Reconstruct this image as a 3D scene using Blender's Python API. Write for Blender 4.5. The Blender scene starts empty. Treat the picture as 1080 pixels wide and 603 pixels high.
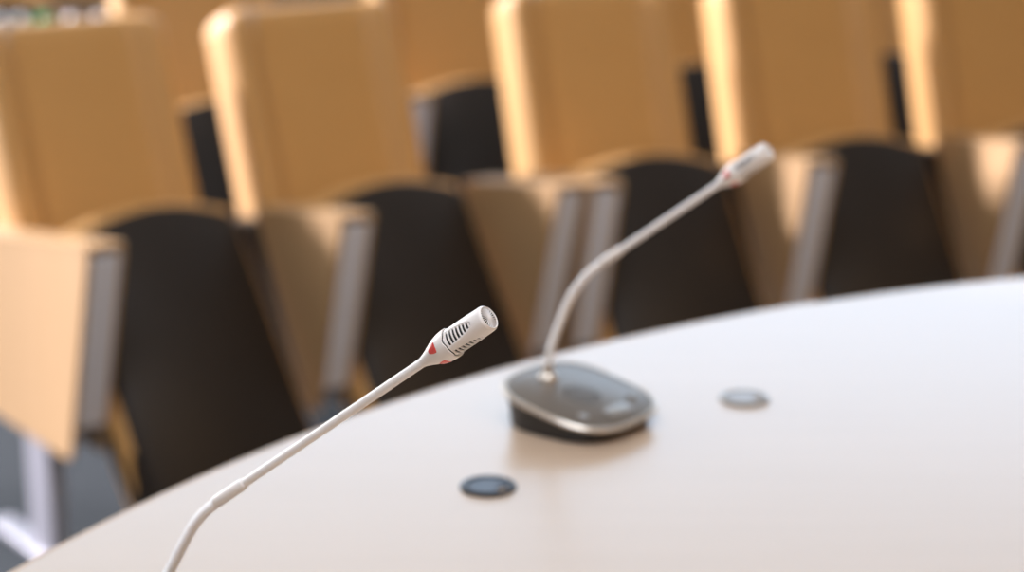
import bpy, bmesh, math, random
from mathutils import Vector, Matrix
random.seed(4)
C = bpy.context.scene.collection
R = math.radians
scene = bpy.context.scene

# ------------------------------------------------------------ camera
cd = bpy.data.cameras.new('camera'); cam = bpy.data.objects.new('camera', cd); C.objects.link(cam)
cam.location = (0, 0, 1.315); cam.rotation_euler = (R(75), 0, 0)
cd.sensor_width = 36; cd.lens = 73.33; cd.clip_start = 0.02
cd.dof.use_dof = True; cd.dof.focus_distance = 1.165; cd.dof.aperture_fstop = 4.4
scene.camera = cam
scene.view_settings.view_transform = 'Standard'; scene.view_settings.look = 'None'
scene.view_settings.gamma = 1; scene.view_settings.use_curve_mapping = False
scene.view_settings.exposure = 0.0

# ------------------------------------------------------------ world and lights
w = bpy.data.worlds.new('world'); scene.world = w; w.use_nodes = True
w.node_tree.nodes['Background'].inputs[0].default_value = (0.75, 0.85, 1, 1)
w.node_tree.nodes['Background'].inputs[1].default_value = 0.3

def area(name, loc, direction, sx, sy, power, col):
    l = bpy.data.lights.new(name, 'AREA'); l.shape = 'RECTANGLE'; l.size = sx; l.size_y = sy
    l.energy = power; l.color = col
    o = bpy.data.objects.new(name, l); C.objects.link(o); o.location = loc
    o.rotation_euler = Vector(direction).to_track_quat('-Z', 'Y').to_euler()
    return o
# daylight entering by the glazed left wall and by the high windows of the back wall
area('daylight_left', (-4.85, 7.4, 1.75), (1, -0.0, -0.02), 6.2, 3.0, 420, (1.0, 0.97, 0.95))
sl = bpy.data.lights.new('low_sun', 'SUN'); sl.energy = 12; sl.angle = R(5); sl.color = (0.96, 0.91, 1.0)
so = bpy.data.objects.new('low_sun', sl); C.objects.link(so)
so.rotation_euler = Vector((0.90, -0.40, -0.48)).to_track_quat('-Z', 'Y').to_euler()
area('daylight_back', (1.5, 11.8, 3.0), (0, -1, -0.05), 11.0, 3.2, 325, (0.58, 0.77, 1.0))
# unseen warm fill added for the chair fronts, narrowed to spare the microphones
wl = area('chair_fill_light', (3.2, -.6, 4.4), (-2.9, 5.3, -4.0), 3.6, 2.4, 18, (1.0, 0.55, 0.17)); wl.data.spread = R(70)
# unseen cool overhead fill, added to brighten the microphones
area('mic_fill_light', (-.6, .3, 4.7), (0, 0.1, -1), 2.8, 2.8, 172, (0.88, 0.93, 1.0))

# ------------------------------------------------------------ materials
def mat(name, col, rough=0.5, metal=0.0, spec=0.5, coat=0.0, noise=None, bump=None, sheen=0.0):
    m = bpy.data.materials.new(name); m.use_nodes = True
    nt = m.node_tree; b = nt.nodes['Principled BSDF']
    b.inputs['Base Color'].default_value = (*col, 1); b.inputs['Roughness'].default_value = rough
    b.inputs['Metallic'].default_value = metal; b.inputs['Specular IOR Level'].default_value = spec
    b.inputs['Coat Weight'].default_value = coat; b.inputs['Coat Roughness'].default_value = 0.3
    b.inputs['Sheen Weight'].default_value = sheen
    tc = nt.nodes.new('ShaderNodeTexCoord')
    if noise:
        col2, scale, stretch = noise
        mp = nt.nodes.new('ShaderNodeMapping'); mp.inputs['Scale'].default_value = stretch
        n = nt.nodes.new('ShaderNodeTexNoise'); n.inputs['Scale'].default_value = scale; n.inputs['Detail'].default_value = 6
        r = nt.nodes.new('ShaderNodeMix'); r.data_type = 'RGBA'
        r.inputs[6].default_value = (*col, 1); r.inputs[7].default_value = (*col2, 1)
        nt.links.new(tc.outputs['Object'], mp.inputs[0]); nt.links.new(mp.outputs[0], n.inputs[0])
        nt.links.new(n.outputs[0], r.inputs[0]); nt.links.new(r.outputs[2], b.inputs['Base Color'])
    if bump:
        n2 = nt.nodes.new('ShaderNodeTexNoise'); n2.inputs['Scale'].default_value = bump[0]; n2.inputs['Detail'].default_value = 4
        bp = nt.nodes.new('ShaderNodeBump'); bp.inputs['Strength'].default_value = bump[1]; bp.inputs['Distance'].default_value = 0.002
        nt.links.new(tc.outputs['Object'], n2.inputs[0]); nt.links.new(n2.outputs[0], bp.inputs['Height'])
        nt.links.new(bp.outputs[0], b.inputs['Normal'])
    return m
M = {
 'leather': mat('tan_leather', (.62, .345, .115), .5, sheen=.1, noise=((.58, .315, .10), 9, (1, 1, 1)), bump=(220, .25)),
 'board': mat('tan_board', (.53, .34, .18), .45, noise=((.48, .30, .145), 5, (1, 6, 1))),
 'shell': mat('dark_laminate', (.020, .0145, .0115), .5, spec=.3, noise=((.022, .016, .013), 14, (1, 1, 6))),
 'grey': mat('grey_aluminium', (.88, .88, .95), .45, spec=.8),
 'post': mat('pale_steel', (.38, .38, .43), .4, metal=.2),
 'table': mat('pale_wood_laminate', (.60, .46, .35), .30, spec=1.0, coat=.5, noise=((.56, .425, .315), 3, (1, 14, 1))),
 'edge': mat('table_edging', (.72, .56, .42), .4),
 'plinth': mat('dark_table_base', (.05, .045, .045), .5),
 'mic': mat('satin_nickel', (.93, .90, .90), .33, metal=.0, bump=(1500, .05)),
 'neck': mat('satin_neck', (.93, .91, .92), .30, metal=.0, coat=.3),
 'slot': mat('slot_black', (.012, .014, .014), .6),
 'mesh': mat('capsule_mesh', (.035, .033, .033), .6),
 'red': mat('red_lens', (.88, .10, .09), .25, spec=.7, coat=.6),
 'rim': mat('champagne_rim', (.74, .67, .60), .3, metal=.8),
 'plate': mat('base_plate_bronze', (.22, .19, .165), .38, metal=.6),
 'plastic': mat('black_plastic', (.018, .02, .024), .4),
 'button': mat('button_grey', (.34, .33, .32), .35, metal=.3),
 'grom': mat('grommet_black', (.02, .024, .035), .35),
 'gromlid': mat('grommet_lid_grey', (.055, .07, .10), .38, spec=.5),
 'lidsky': mat('grommet_lid_sky_tint', (.42, .44, .48), .42),  # lid colour lightened to carry the sky's reflection
 'carpet': mat('blue_grey_carpet', (.024, .034, .042), .95, noise=((.015, .022, .028), 60, (1, 1, 1)), bump=(300, .6)),
 'wall': mat('warm_wall', (.55, .45, .36), .8), 'ceil': mat('ceiling_paint', (.80, .76, .70), .9),
 'wood': mat('brown_wood_panel', (.26, .145, .06), .5, noise=((.20, .10, .04), 4, (1, 1, 12))),
 'glass': mat('dark_bottle_glass', (.02, .03, .025), .08, spec=.8),
 'capsilver': mat('silver_cap', (.95, .92, .90), .35, metal=.5),
 'capgreen': mat('green_cap', (.03, .45, .13), .35),
 'cabinet': mat('black_cabinet', (.025, .02, .018), .5),
 'frame': mat('window_frame_grey', (.3, .3, .32), .5), 'pane': mat('window_pane', (1, 1, 1), .02),
}

nt = M['pane'].node_tree; tr = nt.nodes.new('ShaderNodeBsdfTransparent'); gl = nt.nodes.new('ShaderNodeBsdfGlossy'); gl.inputs['Roughness'].default_value = .02
mx = nt.nodes.new('ShaderNodeMixShader'); mx.inputs[0].default_value = .06
nt.links.new(tr.outputs[0], mx.inputs[1]); nt.links.new(gl.outputs[0], mx.inputs[2]); nt.links.new(mx.outputs[0], nt.nodes['Material Output'].inputs[0])

# ------------------------------------------------------------ helpers
def obj(name, bm, m, parent=None, smooth=True, angle=35):
    me = bpy.data.meshes.new(name); bmesh.ops.recalc_face_normals(bm, faces=bm.faces); bm.to_mesh(me); bm.free()
    ms = m if isinstance(m, (list, tuple)) else [m]
    for x in ms: me.materials.append(x)
    if smooth:
        for p in me.polygons: p.use_smooth = True
        try: me.set_sharp_from_angle(angle=R(angle))
        except Exception: pass
    o = bpy.data.objects.new(name, me); C.objects.link(o)
    if parent: o.parent = parent
    return o
def struct(o): o['kind'] = 'structure'; return o
def thing(name, label, cat, loc, rz=0, group=None):
    o = bpy.data.objects.new(name, None); C.objects.link(o); o.location = loc; o.rotation_euler = (0, 0, rz)
    o.empty_display_size = .05
    o['label'] = label; o['category'] = cat
    if group: o['group'] = group
    return o
def box(bm, x0, x1, y0, y1, z0, z1, bev=0):
    r = bmesh.ops.create_cube(bm, size=1, matrix=Matrix.Translation(((x0+x1)/2, (y0+y1)/2, (z0+z1)/2)) @ Matrix.Diagonal((x1-x0, y1-y0, z1-z0, 1)))
    if bev:
        es = list({e for v in r['verts'] for e in v.link_edges})
        bmesh.ops.bevel(bm, geom=es, offset=bev, segments=3, affect='EDGES', profile=.5)
    return bm
def loft(bm, rings, cap0=True, cap1=True, mi=0, closed=True):
    vs = [[bm.verts.new(p) for p in r] for r in rings]
    n = len(vs[0])
    for a, b in zip(vs, vs[1:]):
        for i in range(n if closed else n-1):
            f = bm.faces.new((a[i], a[(i+1) % n], b[(i+1) % n], b[i])); f.material_index = mi
    if cap0: bm.faces.new(vs[0][::-1]).material_index = mi
    if cap1: bm.faces.new(vs[-1]).material_index = mi
    return vs
def circ(r, z, n=48, cx=0, cy=0): return [(cx + r*math.cos(2*math.pi*i/n), cy + r*math.sin(2*math.pi*i/n), z) for i in range(n)]
def tube(bm, pts, rad, n=20, caps=True):
    """rad: number or list; parallel-transported tube"""
    P = [Vector(p) for p in pts]; k = len(P)
    if not isinstance(rad, (list, tuple)): rad = [rad]*k
    up = Vector((0, 0, 1)); rings = []; u = None
    for i in range(k):
        t = (P[min(i+1, k-1)] - P[max(i-1, 0)]).normalized()
        if u is None: u = t.cross(up if abs(t.z) < .9 else Vector((0, 1, 0))).normalized()
        else: u = (u - t*u.dot(t)).normalized()
        v = t.cross(u)
        rings.append([P[i] + rad[i]*(math.cos(2*math.pi*j/n)*u + math.sin(2*math.pi*j/n)*v) for j in range(n)])
    loft(bm, rings, caps, caps)
def prism_yz(bm, poly, x0, x1, rad=.012, seg=4, mi=0):
    """extrude a rounded-corner polygon given in (y, z) between x0 and x1"""
    out = []; n = len(poly)
    for i in range(n):
        p = Vector(poly[i]); a = (Vector(poly[i-1]) - p); b = (Vector(poly[(i+1) % n]) - p)
        r = min(rad, a.length*.45, b.length*.45); pa = p + a.normalized()*r; pb = p + b.normalized()*r
        for s in range(seg+1):
            t = s/seg; out.append(pa*(1-t)**2 + p*2*t*(1-t) + pb*t*t)
    e = .002 if abs(x1-x0) > .006 else .0005
    c = sum(out, Vector((0, 0)))/len(out)
    def ring(x, sh): return [(x, *(q - (q-c).normalized()*sh)) for q in out]
    loft(bm, [ring(x0, e), ring(x0+e, 0), ring(x1-e, 0), ring(x1, e)], mi=mi)

# ------------------------------------------------------------ the room
FZ = -0.25                                            # hall floor; the round table stands on a low platform at z = 0
struct(obj('floor', box(bmesh.new(), -5, 8, -4, 12, FZ-.1, FZ), M['carpet'], smooth=False))
struct(obj('ceiling', box(bmesh.new(), -5, 8, -4, 12, 4.8, 4.9), M['ceil'], smooth=False))
struct(obj('wall_right', box(bmesh.new(), 8, 8.1, -4, 12, FZ-.1, 4.9), M['wall'], smooth=False))
struct(obj('wall_front', box(bmesh.new(), -5, 8, -4.1, -4, FZ-.1, 4.9), M['wall'], smooth=False))
bm = bmesh.new(); box(bm, -5, 8, 12, 12.1, FZ-.1, 1.35); box(bm, -5, 8, 12, 12.1, 4.65, 4.9); box(bm, -5, -4.1, 12, 12.1, 1.35, 4.65); box(bm, 7.1, 8, 12, 12.1, 1.35, 4.65)
struct(obj('wall_back', bm, M['wood'], smooth=False))
bm = bmesh.new(); box(bm, -5.1, -5, -4, 12, FZ-.1, .2); box(bm, -5.1, -5, -4, 12, 4.6, 4.9); box(bm, -5.1, -5, -4, 4.8, .2, 4.6); box(bm, -5.1, -5, 10.6, 12, .2, 4.6)
struct(obj('wall_left', bm, M['wall'], smooth=False))
def window(n, horizontal_x, a0, a1, z0, z1, c, k):
    bm = bmesh.new()
    def bx(p0, p1, q0, q1, d=.04):
        if horizontal_x: box(bm, p0, p1, c-d, c+d, q0, q1)
        else: box(bm, c-d, c+d, p0, p1, q0, q1)
    bx(a0, a1, z0, z0+.06); bx(a0, a1, z1-.06, z1)
    for i in range(k+1):
        x = a0 + (a1-a0)*i/k; bx(max(a0, x-.03), min(a1, x+.03), z0, z1)
    fr = struct(obj('window_%d' % n, bm, M['frame'], smooth=False))
    bm = bmesh.new()
    if horizontal_x: box(bm, a0, a1, c-.004, c+.004, z0, z1)
    else: box(bm, c-.004, c+.004, a0, a1, z0, z1)
    p = obj('pane', bm, M['pane'], fr, smooth=False)
window(1, False, 4.8, 10.6, .2, 4.6, -5.05, 6)
window(2, True, -4.1, 7.1, 1.35, 4.65, 12.05, 8)
TC = (1.0356, 0.7358); TR = 1.528; TZ = 0.74
bm = bmesh.new(); loft(bm, [circ(1.34, FZ, 96), circ(1.34, -.01, 96), circ(1.33, 0, 96)])
pf = struct(obj('stage_platform', bm, M['carpet'])); pf.location = (*TC, 0); 

# ------------------------------------------------------------ round conference table
tb = thing('conference_table', 'large round conference table with pale wood laminate top carrying both microphones', 'table', (*TC, 0))
def rad_at(a, r):                                     # the edging strip meets itself with a tiny step at the joint
    j = R(118.6); d = (a - j) % (2*math.pi)
    return r + (.0045*math.exp(-d/.35) if d < math.pi else 0)
def tring(r, z, n=540): return [(rad_at(2*math.pi*i/n, r)*math.cos(2*math.pi*i/n), rad_at(2*math.pi*i/n, r)*math.sin(2*math.pi*i/n), z) for i in range(n)]
bm = bmesh.new(); loft(bm, [tring(TR-.004, TZ-.034), tring(TR-.004, TZ-.0008), tring(TR-.005, TZ)])
obj('tabletop', bm, M['table'], tb, angle=25)
bm = bmesh.new()
a = tring(TR-.0038, TZ-.036); b = tring(TR-.0005, TZ-.035); c = tring(TR, TZ-.033); d = tring(TR, TZ-.003); e = tring(TR-.001, TZ-.0006); f = tring(TR-.0038, TZ+.0001)
vs = loft(bm, [a, b, c, d, e, f, a], False, False); bmesh.ops.remove_doubles(bm, verts=bm.verts, dist=1e-6)
obj('edge_band', bm, M['edge'], tb)
bm = bmesh.new(); loft(bm, [circ(.62, .0005, 64), circ(.62, .02, 64), circ(.55, .03, 64), circ(.50, .62, 64), circ(.9, .68, 64), circ(.9, TZ-.034, 64)])
obj('pedestal', bm, M['plinth'], tb)

# ------------------------------------------------------------ cable grommets in the table
def grommet(x, y, label, lidmat, ang, rimmat):
    g = thing('cable_grommet', label, 'cable grommet', (x, y, TZ), R(ang), None)
    prof = [(.0165, .0004), (.0165, .0022), (.0175, .0030), (.0205, .0030), (.0222, .0020), (.0226, .0002)]
    bm = bmesh.new(); rings = [circ(r, z, 40) for r, z in prof]; loft(bm, rings + [rings[0]], False, False)
    bmesh.ops.remove_doubles(bm, verts=bm.verts, dist=1e-6)
    obj('rim', bm, rimmat, g)
    bm = bmesh.new(); n = 40                           # the lid, with a cable notch cut at one side
    def lid(r, z):
        out = []
        for i in range(n):
            a = 2*math.pi*i/n; rr = r
            if abs((a - math.pi + math.pi) % (2*math.pi) - math.pi) < .42: rr = r*.55
            out.append((rr*math.cos(a), rr*math.sin(a), z))
        return out
    loft(bm, [lid(.0162, .0003), lid(.0162, .0016), lid(.0155, .0021)])
    obj('lid', bm, lidmat, g)
grommet(-.0186, 1.5365, 'round black cable grommet set in the table, nearer the camera', M['gromlid'], 150, M['grom'])
grommet(.2057, 1.7583, 'round cable grommet, coloured pale for reflected sky, set in the table to the right of the microphone base', M['lidsky'], 165, M['button'])  # lid and rim paler than the nearer one: sky reflection put into colour

# ------------------------------------------------------------ gooseneck microphones
AZ = R(-27)
def sq(r, n=72, p=3.0, sx=1.0, sy=1.0):
    out = []
    for i in range(n):
        a = 2*math.pi*i/n; c, s = math.cos(a), math.sin(a)
        k = (abs(c)**p + abs(s)**p)**(-1/p); out.append((r*k*c*sx, r*k*s*sy))
    return out
def htop(x): return .0245 - .19*x                      # the sloping top plane of a base, x runs to the front
L_COL, L_BAR = .0245, .0290                            # collar and barrel lengths
def head_r(t):                                         # radius of the flared collar along its length t (0..1)
    s = max(0, min(1, t)); return .0030 + (.0092-.0030)*(math.sin(min(1, s*1.06)*math.pi/2)**1.35)
HT = {}; HROT = 24
def collar_len(a): return L_COL - .0009*max(0, math.cos(4*a))
def build_head(parent, origin, axis, side):
    """origin: where stem ends; axis: unit direction; side: unit vector of slot no.0"""
    ax = Vector(axis).normalized(); s0 = (Vector(side) - ax*Vector(side).dot(ax)).normalized(); s0 = Matrix.Rotation(R(HROT), 3, ax) @ s0; s1 = ax.cross(s0)
    mtx = Matrix(((s0.x, s1.x, ax.x, origin[0]), (s0.y, s1.y, ax.y, origin[1]), (s0.z, s1.z, ax.z, origin[2]), (0, 0, 0, 1)))
    N = 192
    def place(o): o.matrix_parent_inverse = Matrix.Identity(4); o.matrix_local = mtx; return o
    if 'collar' not in HT:
        # collar; its open end is scalloped around each row of slots
        bm = bmesh.new(); K = 40; rings = []
        cl = collar_len
        for k in range(K+1):
            t = k/K
            rings.append([(head_r(t)*math.cos(2*math.pi*i/N), head_r(t)*math.sin(2*math.pi*i/N), t*cl(2*math.pi*i/N)) for i in range(N)])
        rings.append([(.00875*math.cos(2*math.pi*i/N), .00875*math.sin(2*math.pi*i/N), cl(2*math.pi*i/N)+.0002) for i in range(N)])
        rings.append([(.0078*math.cos(2*math.pi*i/N), .0078*math.sin(2*math.pi*i/N), cl(2*math.pi*i/N)-.0004) for i in range(N)])
        loft(bm, rings, True, True); HT['collar'] = bm
        o = obj('microphone_head', bm, M['mic'], parent); HT['collar'] = o.data
        # the slotted barrel
        bm = bmesh.new(); T = 260
        def surf(i, k):
            a = 2*math.pi*i/N; t = k/T; z = L_COL-.003 + t*(L_BAR+.003)
            zz = z - L_COL
            r = .0083 - .0005*(max(0, zz)/L_BAR)**2
            if zz > L_BAR-.0016: r -= .0007*((zz-L_BAR+.0016)/.0016)**2
            q = a % (math.pi/2); q = min(q, math.pi/2-q)             # angle from a slot row's centre line
            m = 0
            if .0008 < zz < .0215:
                half = .60*math.sqrt(max(0, 1-((zz-.0008)/.0207)**1.7))
                if q < half:
                    r -= .00025
                    ph = ((zz-.0008) / .0026) % 1.0
                    if ph > .30 and q < half-.06 and zz < .0205: m = 1; r -= .0008
            if zz < .0006:
                gz = z - collar_len(a); r = .0079; m = 1 if gz < .00045 else 0
            return (r*math.cos(a), r*math.sin(a), z), m
        gv = [[bm.verts.new(surf(i, k)[0]) for i in range(N)] for k in range(T+1)]
        gm = [[surf(i, k)[1] for i in range(N)] for k in range(T+1)]
        for k in range(T):
            for i in range(N):
                j = (i+1) % N; f = bm.faces.new((gv[k][i], gv[k][j], gv[k+1][j], gv[k+1][i]))
                f.material_index = 1 if gm[k][i]+gm[k][j]+gm[k+1][i]+gm[k+1][j] >= 3 else 0
        HT['barrel'] = None
        o2 = obj('slotted_barrel', bm, [M['mic'], M['slot']], o, angle=60); HT['barrel'] = o2.data
        # end grille: ring, radial fins and hub over a mesh disc
        bm = bmesh.new(); z1 = L_COL+L_BAR
        rr = [(.0072, z1-.0010), (.0071, z1), (.0068, z1+.0003), (.0064, z1+.0001), (.0063, z1-.0012)]
        rg = [circ(r, z, 64) for r, z in rr]; loft(bm, rg+[rg[0]], False, False)
        for i in range(24):
            mt = Matrix.Rotation(2*math.pi*i/24, 4, 'Z') @ Matrix.Translation((.0039, 0, z1)) @ Matrix.Rotation(R(7), 4, 'Y') @ Matrix.Diagonal((.0052, .00034, .0007, 1))
            bmesh.ops.create_cube(bm, size=1, matrix=mt)
        loft(bm, [circ(.0015, z1-.0010, 32), circ(.0015, z1+.0006, 32), circ(.0011, z1+.0008, 32)])
        HT['grille'] = obj('end_grille', bm, M['mic'], o, angle=50).data
        bm = bmesh.new(); loft(bm, [circ(.0066, z1-.0022, 48), circ(.0066, z1-.0006, 48)])
        HT['mesh'] = obj('capsule_mesh', bm, M['mesh'], o).data
        # red shield-shaped lenses on the collar, one in line with each row of slots
        for q in range(4):
            bm = bmesh.new(); G = 14; g = []
            for k in range(G+1):
                t = k/G; row = []; hw = .40*math.sqrt(max(0, math.sin(math.pi*min(1, t*.52+.03))))*(1 if t < .86 else math.sqrt(max(0, 1-((t-.86)/.15)**2)))
                for i in range(G+1):
                    s = (i/G*2-1); a = q*math.pi/2 + s*hw; z = .0112 + t*.0068
                    e = max(abs(s), abs(t*2-1)); lift = .00028*(1-e**4)
                    r = head_r(z/collar_len(a)) + .00010 + lift; row.append(bm.verts.new((r*math.cos(a), r*math.sin(a), z)))
                g.append(row)
            for k in range(G):
                for i in range(G): bm.faces.new((g[k][i], g[k][i+1], g[k+1][i+1], g[k+1][i]))
            bmesh.ops.solidify(bm, geom=list(bm.faces), thickness=.0006)
            ol = obj('indicator_lens', bm, M['red'], o); ol['label'] = 'red indicator window on the microphone head'; HT['lens%d' % q] = ol.data
    else:
        o = bpy.data.objects.new('microphone_head', HT['collar']); C.objects.link(o); o.parent = parent
        for nm, key in (('slotted_barrel', 'barrel'), ('end_grille', 'grille'), ('capsule_mesh', 'mesh')) + tuple(('indicator_lens', 'lens%d' % q) for q in range(4)):
            c = bpy.data.objects.new(nm, HT[key]); C.objects.link(c); c.parent = o
            if nm == 'indicator_lens': c['label'] = 'red indicator window on the microphone head'
    place(o)

def catmull(P, n):
    P = [Vector(p) for p in P]; Q = [P[0]*2-P[1]] + P + [P[-1]*2-P[-2]]; out = []
    for i in range(1, len(Q)-2):
        for k in range(n):
            t = k/n; a, b, c, d = Q[i-1:i+3]
            out.append(.5*((2*b) + (-a+c)*t + (2*a-5*b+4*c-d)*t*t + (-a+3*b-3*c+d)*t**3))
    return out + [P[-1]]
def microphone(label, centre, base_az, neck_off, prof_neck, ferr_len, stem_end, side):
    """prof_neck: (s, z) points of the flexible part in the vertical plane of heading AZ, from the socket up"""
    t = thing('gooseneck_microphone', label, 'microphone', (centre[0], centre[1], TZ), 0, 'silver gooseneck conference microphones on the round table')
    ca, sa = math.cos(base_az), math.sin(base_az)
    def W(x, y, z): return (x*ca - y*sa, x*sa + y*ca, z)
    def ring(r, zf, p=3.0): return [W(x, y, zf(x)) for x, y in sq(r, p=p)]
    bm = bmesh.new()
    loft(bm, [ring(.052, lambda x: .0002), ring(.053, lambda x: .002), ring(.0545, lambda x: htop(x)*.55), ring(.0570, lambda x: htop(x)-.0045)])
    obj('base_body', bm, M['plastic'], t)
    bm = bmesh.new(); prof = [(.0560, -.0046), (.0585, -.0042), (.0600, -.0025), (.0600, -.0008), (.0590, .0004), (.0572, .0007), (.0562, .0002)]
    rg = [ring(r, lambda x, d=d: htop(x)+d) for r, d in prof]; loft(bm, rg+[rg[0]], False, False); bmesh.ops.remove_doubles(bm, verts=bm.verts, dist=1e-6)
    obj('rim', bm, M['rim'], t)['label'] = 'shiny pale metal rim'
    bm = bmesh.new(); loft(bm, [ring(.0564, lambda x: htop(x)-.004), ring(.0564, lambda x: htop(x)-.0001), ring(.0556, lambda x: htop(x)+.0003)])
    plate = obj('top_plate', bm, M['plate'], t)
    bm = bmesh.new()                                    # round loudspeaker grille made of small raised dots and a ring
    for rr_, nn in ((.004, 6), (.008, 12), (.012, 18), (.0155, 24)):
        for i in range(nn):
            a = 2*math.pi*i/nn; x = .002+rr_*math.cos(a); y = rr_*math.sin(a)
            loft(bm, [[W(x+.0011*math.cos(b*math.pi/4), y+.0011*math.sin(b*math.pi/4), htop(x)+.0001) for b in range(8)], [W(x+.0008*math.cos(b*math.pi/4), y+.0008*math.sin(b*math.pi/4), htop(x)+.0008) for b in range(8)]])
    obj('speaker_grille', bm, M['plastic'], t)
    bm = bmesh.new()
    loft(bm, [[W(.040+x, y, htop(.040+x)+.0002) for x, y in sq(.0075, 40, 3, 1, 2.1)], [W(.040+x, y, htop(.040+x)+.0020) for x, y in sq(.0075, 40, 3, 1, 2.1)], [W(.040+x, y, htop(.040+x)+.0026) for x, y in sq(.0066, 40, 3, 1, 2.1)]])
    obj('talk_button', bm, M['button'], t)
    for yy in (-.036, .036):
        bm = bmesh.new()
        loft(bm, [[W(.030+x, yy+y, htop(.030+x)+.0002) for x, y in sq(.0045, 32, 2.2)], [W(.030+x, yy+y, htop(.030+x)+.0016) for x, y in sq(.0045, 32, 2.2)], [W(.030+x, yy+y, htop(.030+x)+.002) for x, y in sq(.0037, 32, 2.2)]])
        obj('volume_button', bm, M['button'], t)
    h = Vector((math.cos(AZ), math.sin(AZ), 0))
    def V(s, z): return Vector((neck_off[0], neck_off[1], 0)) + h*s + Vector((0, 0, z))
    z0 = prof_neck[0][1]
    bm = bmesh.new(); s0 = V(0, z0)
    loft(bm, [circ(r, z, 32, s0.x, s0.y) for r, z in ((.0085, z0-.012), (.0085, z0-.004), (.0075, z0-.002), (.0050, z0), (.0044, z0+.007), (.0036, z0+.009))])
    obj('neck_socket', bm, M['rim'], t)
    pts = catmull([V(*q) for q in prof_neck], 60)
    # resample evenly
    L = [0]
    for a, b in zip(pts, pts[1:]): L.append(L[-1]+(b-a).length)
    def at(d):
        for i in range(len(L)-1):
            if L[i+1] >= d: return pts[i].lerp(pts[i+1], (d-L[i])/max(1e-9, L[i+1]-L[i]))
        return pts[-1]
    n = int(L[-1]/.00030); bm = bmesh.new()
    tube(bm, [at(L[-1]*i/n) for i in range(n+1)], [.0033 + .00036*math.cos(2*math.pi*(i*.00030)/.0015) for i in range(n+1)], 20)
    obj('flexible_neck', bm, M['neck'], t)
    e = V(*prof_neck[-1]); end = V(*stem_end); d = (end-e).normalized()
    bm = bmesh.new(); f1 = e + d*ferr_len
    tube(bm, [e-d*.0010, e-d*.0004, e+d*.0006, f1-d*.0035, f1-d*.0005, f1], [.0032, .0038, .0040, .0039, .0034, .0029], 28)
    obj('ferrule', bm, M['mic'], t)
    bm = bmesh.new(); tube(bm, [f1-d*.002, f1+d*.0004, f1+d*.0006, end+d*.001], [.0020, .0020, .0028, .0028], 28)
    obj('stem', bm, M['neck'], t)
    build_head(t, end, d, side)

microphone('silver gooseneck microphone farther back, its bronze wedge base fully visible on the table', (.058, 1.698), R(-38), (-.0268, .0239),
    [(0, .036), (.002, .055), (.0097, .0785), (.0212, .1065), (.0352, .1268), (.0505, .1405)], .022, (.1515, .2165), (-.35, -.55, .76))
microphone('silver gooseneck microphone nearest the camera, in sharp focus, base below the picture', (-.204, 1.2075), R(-38), (-.027, .0239),
    [(0, .032), (.006, .043), (.0164, .0605), (.0338, .0906), (.0437, .1038), (.0555, .1145)], .0265, (.2020, .2245), (-.35, -.55, .76))

# ------------------------------------------------------------ auditorium chairs
ZR = .615                                              # height of the back cushion's lower front corner above the floor
REC = R(21)
def backrest_bm():
    bm = bmesh.new(); rings = []; H0, H1 = -.13, .421; W2 = .200; n = 30
    zs = [H0 + (H1-H0)*s for s in (0, .01, .03, .06, .10, .2, .3, .4, .5, .6, .7, .8, .86, .90, .93, .955, .975, .99, 1)]
    for z in zs:
        top = H1 - z; r = .045
        k = 1 if top > r else math.sqrt(max(0, 1-((r-top)/r)**2))
        bot = z - H0; kb = 1 if bot > .03 else math.sqrt(max(0.02, 1-((.03-bot)/.03)**2))
        hw = W2 - r*(1-k) - .03*(1-kb); t = .058*(.35+.65*k)*(.4+.6*kb)
        ring = []
        prof = []
        m = 40
        for i in range(m+1):                           # front face, left to right, bolsters stand proud of the middle
            x = -hw + 2*hw*i/m; u = abs(x)/hw
            d = .030*max(0, min(1, (u-.60)/.22))
            d = .030*(3*(d/.03)**2-2*(d/.03)**3)
            e = .70 + .30*math.sqrt(max(0, 1-((u-.88)/.12)**2)) if u > .88 else 1
            prof.append((x, -(t+d*k*kb)*e))
        back = []
        for i in range(m+1):
            x = hw - 2*hw*i/m; u = abs(x)/hw
            back.append((x, t*.9*(.70 + .30*math.sqrt(max(0, 1-((u-.88)/.12)**2)) if u > .88 else 1)))
        for x, y in prof + back:
            yy = y + .060; zz = z
            rings_y = yy*math.cos(REC) + zz*math.sin(REC); rings_z = -yy*math.sin(REC) + zz*math.cos(REC)
            ring.append((x, rings_y, ZR + rings_z))
        rings.append(ring)
    loft(bm, rings); return bm
SREC = R(38)
def tilt(x, y, z, piv=(-.10, .655), a=SREC):          # points on the tipped-up seat: z runs down from the top edge
    return (x, piv[0] + y*math.cos(a) - (-z)*math.sin(a), piv[1] + y*math.sin(a)*-1*-1*0 + y*math.sin(-a) - (-z)*math.cos(a))
def seat_bm():
    bm = bmesh.new(); rings = []; T = .095; Ls = .60; n = 24
    for i in range(n+1):                               # across the width
        s = i/n*2-1; x = .197*s; e = math.sqrt(max(0, 1-max(0, (abs(s)-.90)/.10)**2)); crown = .036*s*s + .012*max(0, -s)
        ring = []
        for j in range(40):
            a = 2*math.pi*j/40; c, q = math.cos(a), math.sin(a)
            k = (abs(c)**6 + abs(q)**6)**(-1/6)
            y = T/2*k*c*(.55+.45*e); z = -Ls/2 + Ls/2*k*q*(.96+.04*e)
            if z > -Ls*.5: z -= crown
            ring.append(tilt(x, y, z))
        rings.append(ring)
    loft(bm, rings); return bm
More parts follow.
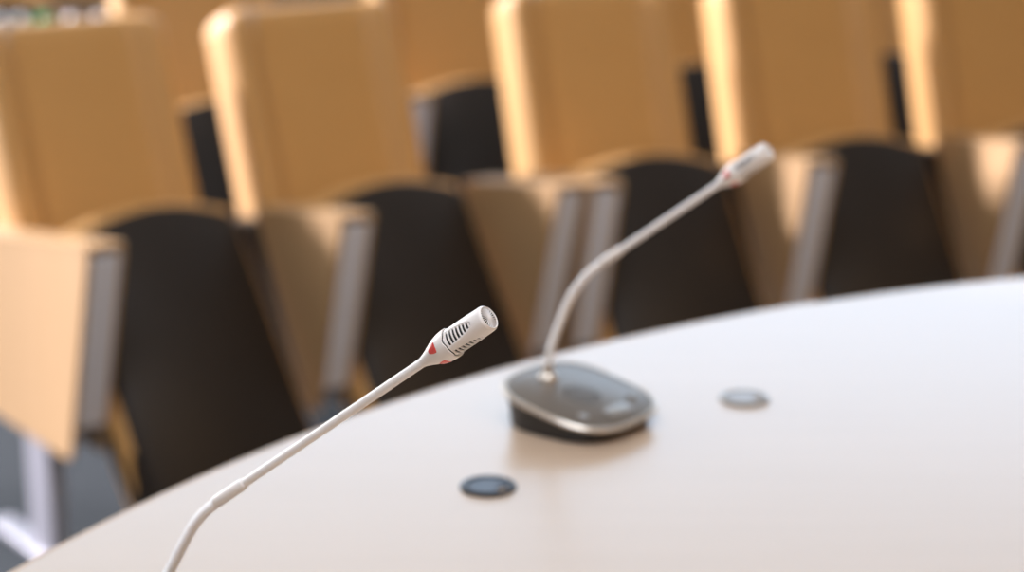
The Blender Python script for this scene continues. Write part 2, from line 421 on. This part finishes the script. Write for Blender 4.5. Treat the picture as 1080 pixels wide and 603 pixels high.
def shell_bm():
    """curved underside board: proud in the middle, sweeping back at both sides"""
    bm = bmesh.new(); rings = []; n = 28
    for i in range(n+1):
        u = i/n*2-1; x = .200*math.sin(u*math.pi/2*.97)/math.sin(math.pi/2*.97)
        q = abs(x)/.200; back = .034*q**2 + .035*max(0, (q-.82)/.18)**2
        y0 = -.082 + back; zt = -.036 - .036*q*q - .012*max(0, -x/.2); zb = -.615 + .03*max(0, (q-.8)/.2)**2
        rings.append([tilt(x, y0, zt-.006), tilt(x, y0+.004, zt), tilt(x, y0+.014, zt), tilt(x, min(-.0, y0+.030), zb*.5), tilt(x, y0+.014, zb), tilt(x, y0+.004, zb), tilt(x, y0, zb+.006), tilt(x, y0, zb*.5)])
    loft(bm, rings); return bm
def side_panel(parent, x0, x1, end=False):
    # a row's end panel is a full board; between two seats the board is a narrow inverted trapezoid with a dark plate added for the shade behind it
    P = [(-.49, .690), (-.365, .27), (.05, .27), (.16, .60)] if end else [(-.49, .690), (-.375, .285), (-.325, .285), (-.13, .640)]
    Q = [(-.487, .678), (-.386, .335), (.05, .335), (.15, .585)] if end else [(-.487, .678), (-.389, .335), (-.33, .335), (-.15, .630)]
    bm = bmesh.new(); prism_yz(bm, P, x0, x0+.010, .02 if end else .01); prism_yz(bm, P, x1-.008, x1, .02 if end else .01)
    sp = obj('side_panel', bm, M['board'], parent)
    bm = bmesh.new(); prism_yz(bm, Q, x0+.0105, x1-.0085, .004)
    obj('metal_trim', bm, M['grey'], sp)['label'] = 'grey metal strip along the front edge of the side panel'
    bm = bmesh.new(); prism_yz(bm, [(-.487, .689), (-.482, .697), (.15, .608), (.15, .600)] if end else [(-.487, .689), (-.482, .697), (-.135, .647), (-.135, .637)], x0-.001, x1+.001, .004)
    obj('armrest_pad', bm, M['board'], sp)
    bm = bmesh.new(); prism_yz(bm, [(-.31, .30), (-.14, .615), (.12, .575), (.06, .30)], x0+.011, x1-.009, .02)
    obj('gap_shade_plate', bm, M['shell'], sp)  # dark plate added to supply the black shade in the seat gap
    return sp
def leg(parent, x0, x1):
    xm = (x0+x1)/2
    bm = bmesh.new(); box(bm, xm-.014, xm+.014, -.215, -.105, .0, .32, .003)
    lg = obj('leg', bm, M['post'], parent)
    bm = bmesh.new(); box(bm, xm-.025, xm+.025, -.24, .08, .0005, .018, .005)
    obj('foot', bm, M['post'], lg)
def make_chair(end=False):
    t = thing('auditorium_chair', '', 'chair', (0, 0, FZ))
    obj('backrest', backrest_bm(), M['leather'], t, angle=70)
    bm = bmesh.new(); y0 = .096                           # dark moulded shell behind the cushion
    rr = []
    for dy, sh in ((.108, .004), (.120, .0), (.124, .004)):
        rr.append([(x*(1-0), dy*math.cos(REC)+z*math.sin(REC), ZR - dy*math.sin(REC)+z*math.cos(REC)) for x, z in
                   ((-.17+sh, -.11+sh), (.17-sh, -.11+sh), (.185-sh, -.08), (.185-sh, .36), (.16-sh, .40-sh), (-.16+sh, .40-sh), (-.185+sh, .36), (-.185+sh, -.08))])
    loft(bm, rr); obj('back_shell', bm, M['shell'], t)
    s = obj('seat', seat_bm(), M['leather'], t, angle=60)
    obj('seat_shell', shell_bm(), M['shell'], s)['label'] = 'dark brown underside panel of the tipped-up seat'
    bm = bmesh.new(); tube(bm, [(-.205, -.10, .36), (.20, -.10, .36)], .014, 16); obj('hinge_bar', bm, M['post'], t)
    sp = side_panel(t, -.272, -.200, end); leg(t, -.272, -.200)
    return t
def copy_tree(o, parent=None):
    c = o.copy(); C.objects.link(c)
    if parent: c.parent = parent
    for ch in list(o.children): copy_tree(ch, c)
    return c
proto = make_chair(); used = False
def place(corner, rot, label, group, extra=None):
    global used
    if extra == 'end': o = make_chair(True)
    else: o = copy_tree(proto) if used else proto; used = True
    a = R(rot); off = Matrix.Rotation(a, 3, 'Z') @ Vector((-.1925, 0, 0))
    o.location = (corner[0]-off.x, corner[1]-off.y, FZ); o.rotation_euler = (0, 0, a)
    o['label'] = label; o['group'] = group
    if extra == 'right': EX.append((o, extra))
    return o
EX = []
G1 = 'tan tip-up chairs in the front row'; G2 = 'tan tip-up chairs in the second row'; G3 = 'tan tip-up chairs in the third row'
for c, r, l, e in [((-.956, 3.933), 36, 'tan tip-up chair at the left end of the front row, pale sunlit side panel', 'end'),
                   ((-.514, 4.181), 33, 'tan tip-up chair, second from left in the front row, behind the near microphone', 'right'),
                   ((.046, 4.502), 22, 'tan tip-up chair directly behind the bent neck of the farther microphone', None),
                   ((.529, 4.723), 19, 'tan tip-up front row chair just right of the farther microphone head', None),
                   ((1.022, 4.919), 17, 'tan tip-up chair at the right edge of the picture in the front row', None)]:
    place(c, r, l, G1, e)
for c, r, l in [((-.965, 5.20), 20, 'tan second row chair showing between the two leftmost front row chairs'),
                ((-.335, 5.52), 18, 'tan second row chair showing between the second and third front row chairs'),
                ((.25, 5.77), 19, 'tan second row chair showing between the third and fourth front row chairs'),
                ((.80, 5.98), 18, 'tan second row chair showing between the fourth and fifth front row chairs')]:
    place(c, r, l, G2)
for c, r, l in [((-1.97, 7.12), 22, 'tan third row chair glimpsed at the top left corner'),
                ((-1.36, 7.38), 22, 'tan third row chair glimpsed above the bottle caps')]:
    place(c, r, l, G3)
for o, _ in EX:                                        # the row breaks here: this chair has a side panel of its own on its right
    side_panel(o, .208, .280); leg(o, .208, .280)
    bm = bmesh.new(); tube(bm, [(.20, -.10, .36), (.215, -.10, .36)], .014, 16); obj('hinge_bar', bm, M['post'], o)

# ------------------------------------------------------------ low cabinet with bottles in the aisle at the upper left
cb = thing('low_cabinet', 'low black cabinet standing behind the leftmost front row chair', 'cabinet', (-1.45, 6.32, FZ), R(5))
bm = bmesh.new(); box(bm, -.36, .36, -.14, .14, .03, .47, .004); obj('body', bm, M['cabinet'], cb)
bm = bmesh.new(); box(bm, -.37, .37, -.15, .15, .47, .49, .003); obj('cabinet_top', bm, M['cabinet'], cb)
for x in (-.18, .18):
    bm = bmesh.new(); box(bm, x-.17, x+.17, -.155, -.141, .05, .45, .003); d = obj('door', bm, M['cabinet'], cb)
    bm = bmesh.new(); k = .13 if x < 0 else -.13; box(bm, x+k-.006, x+k+.006, -.175, -.155, .22, .32, .003); obj('handle', bm, M['post'], d)
for x in (-.33, .33):
    for y in (-.12, .12):
        bm = bmesh.new(); box(bm, x-.02, x+.02, y-.02, y+.02, 0, .03); obj('foot', bm, M['cabinet'], cb)
bm = bmesh.new()
bp = [(.030, 0), (.033, .004), (.033, .13), (.030, .15), (.018, .18), (.013, .195), (.013, .215)]
loft(bm, [circ(r, z, 24) for r, z in bp]); bottle0 = bpy.data.meshes.new('bottle'); bmesh.ops.recalc_face_normals(bm, faces=bm.faces); bm.to_mesh(bottle0); bm.free(); bottle0.materials.append(M['glass'])
for p in bottle0.polygons: p.use_smooth = True
capm = {}
for key in ('capsilver', 'capgreen'):
    bm = bmesh.new(); k = 1.0 if key == 'capsilver' else 1.5
    loft(bm, [circ(.0138*k, .205, 24), circ(.0142*k, .208, 24), circ(.0142*k, .228, 24), circ(.012*k, .233, 24), circ(.006*k, .235, 24)])
    me = bpy.data.meshes.new('cap'); bmesh.ops.recalc_face_normals(bm, faces=bm.faces); bm.to_mesh(me); bm.free(); me.materials.append(M[key]); capm[key] = me
    for p in me.polygons: p.use_smooth = True
for i, (u, l) in enumerate([(0, 'dark bottle with silver cap at the left picture edge'), (22, 'dark bottle with silver cap just left of the green-capped one'),
                          (46, 'dark bottle with bright green cap on the low cabinet'), (74, 'dark bottle with silver cap just right of the green-capped one'),
                          (103, 'dark bottle with silver cap farthest right, next to the chair back')]):
    x = (u-540)/2200*6.30
    t = thing('bottle', l, 'bottle', (x, 6.30 + (x+1.45)*.087, FZ+.4905), 0, 'capped bottles on the low cabinet')
    b = bpy.data.objects.new('body', bottle0); C.objects.link(b); b.parent = t
    b = bpy.data.objects.new('cap', capm['capgreen' if u == 46 else 'capsilver']); C.objects.link(b); b.parent = t
    if u == 46: b['label'] = 'bright green cap'
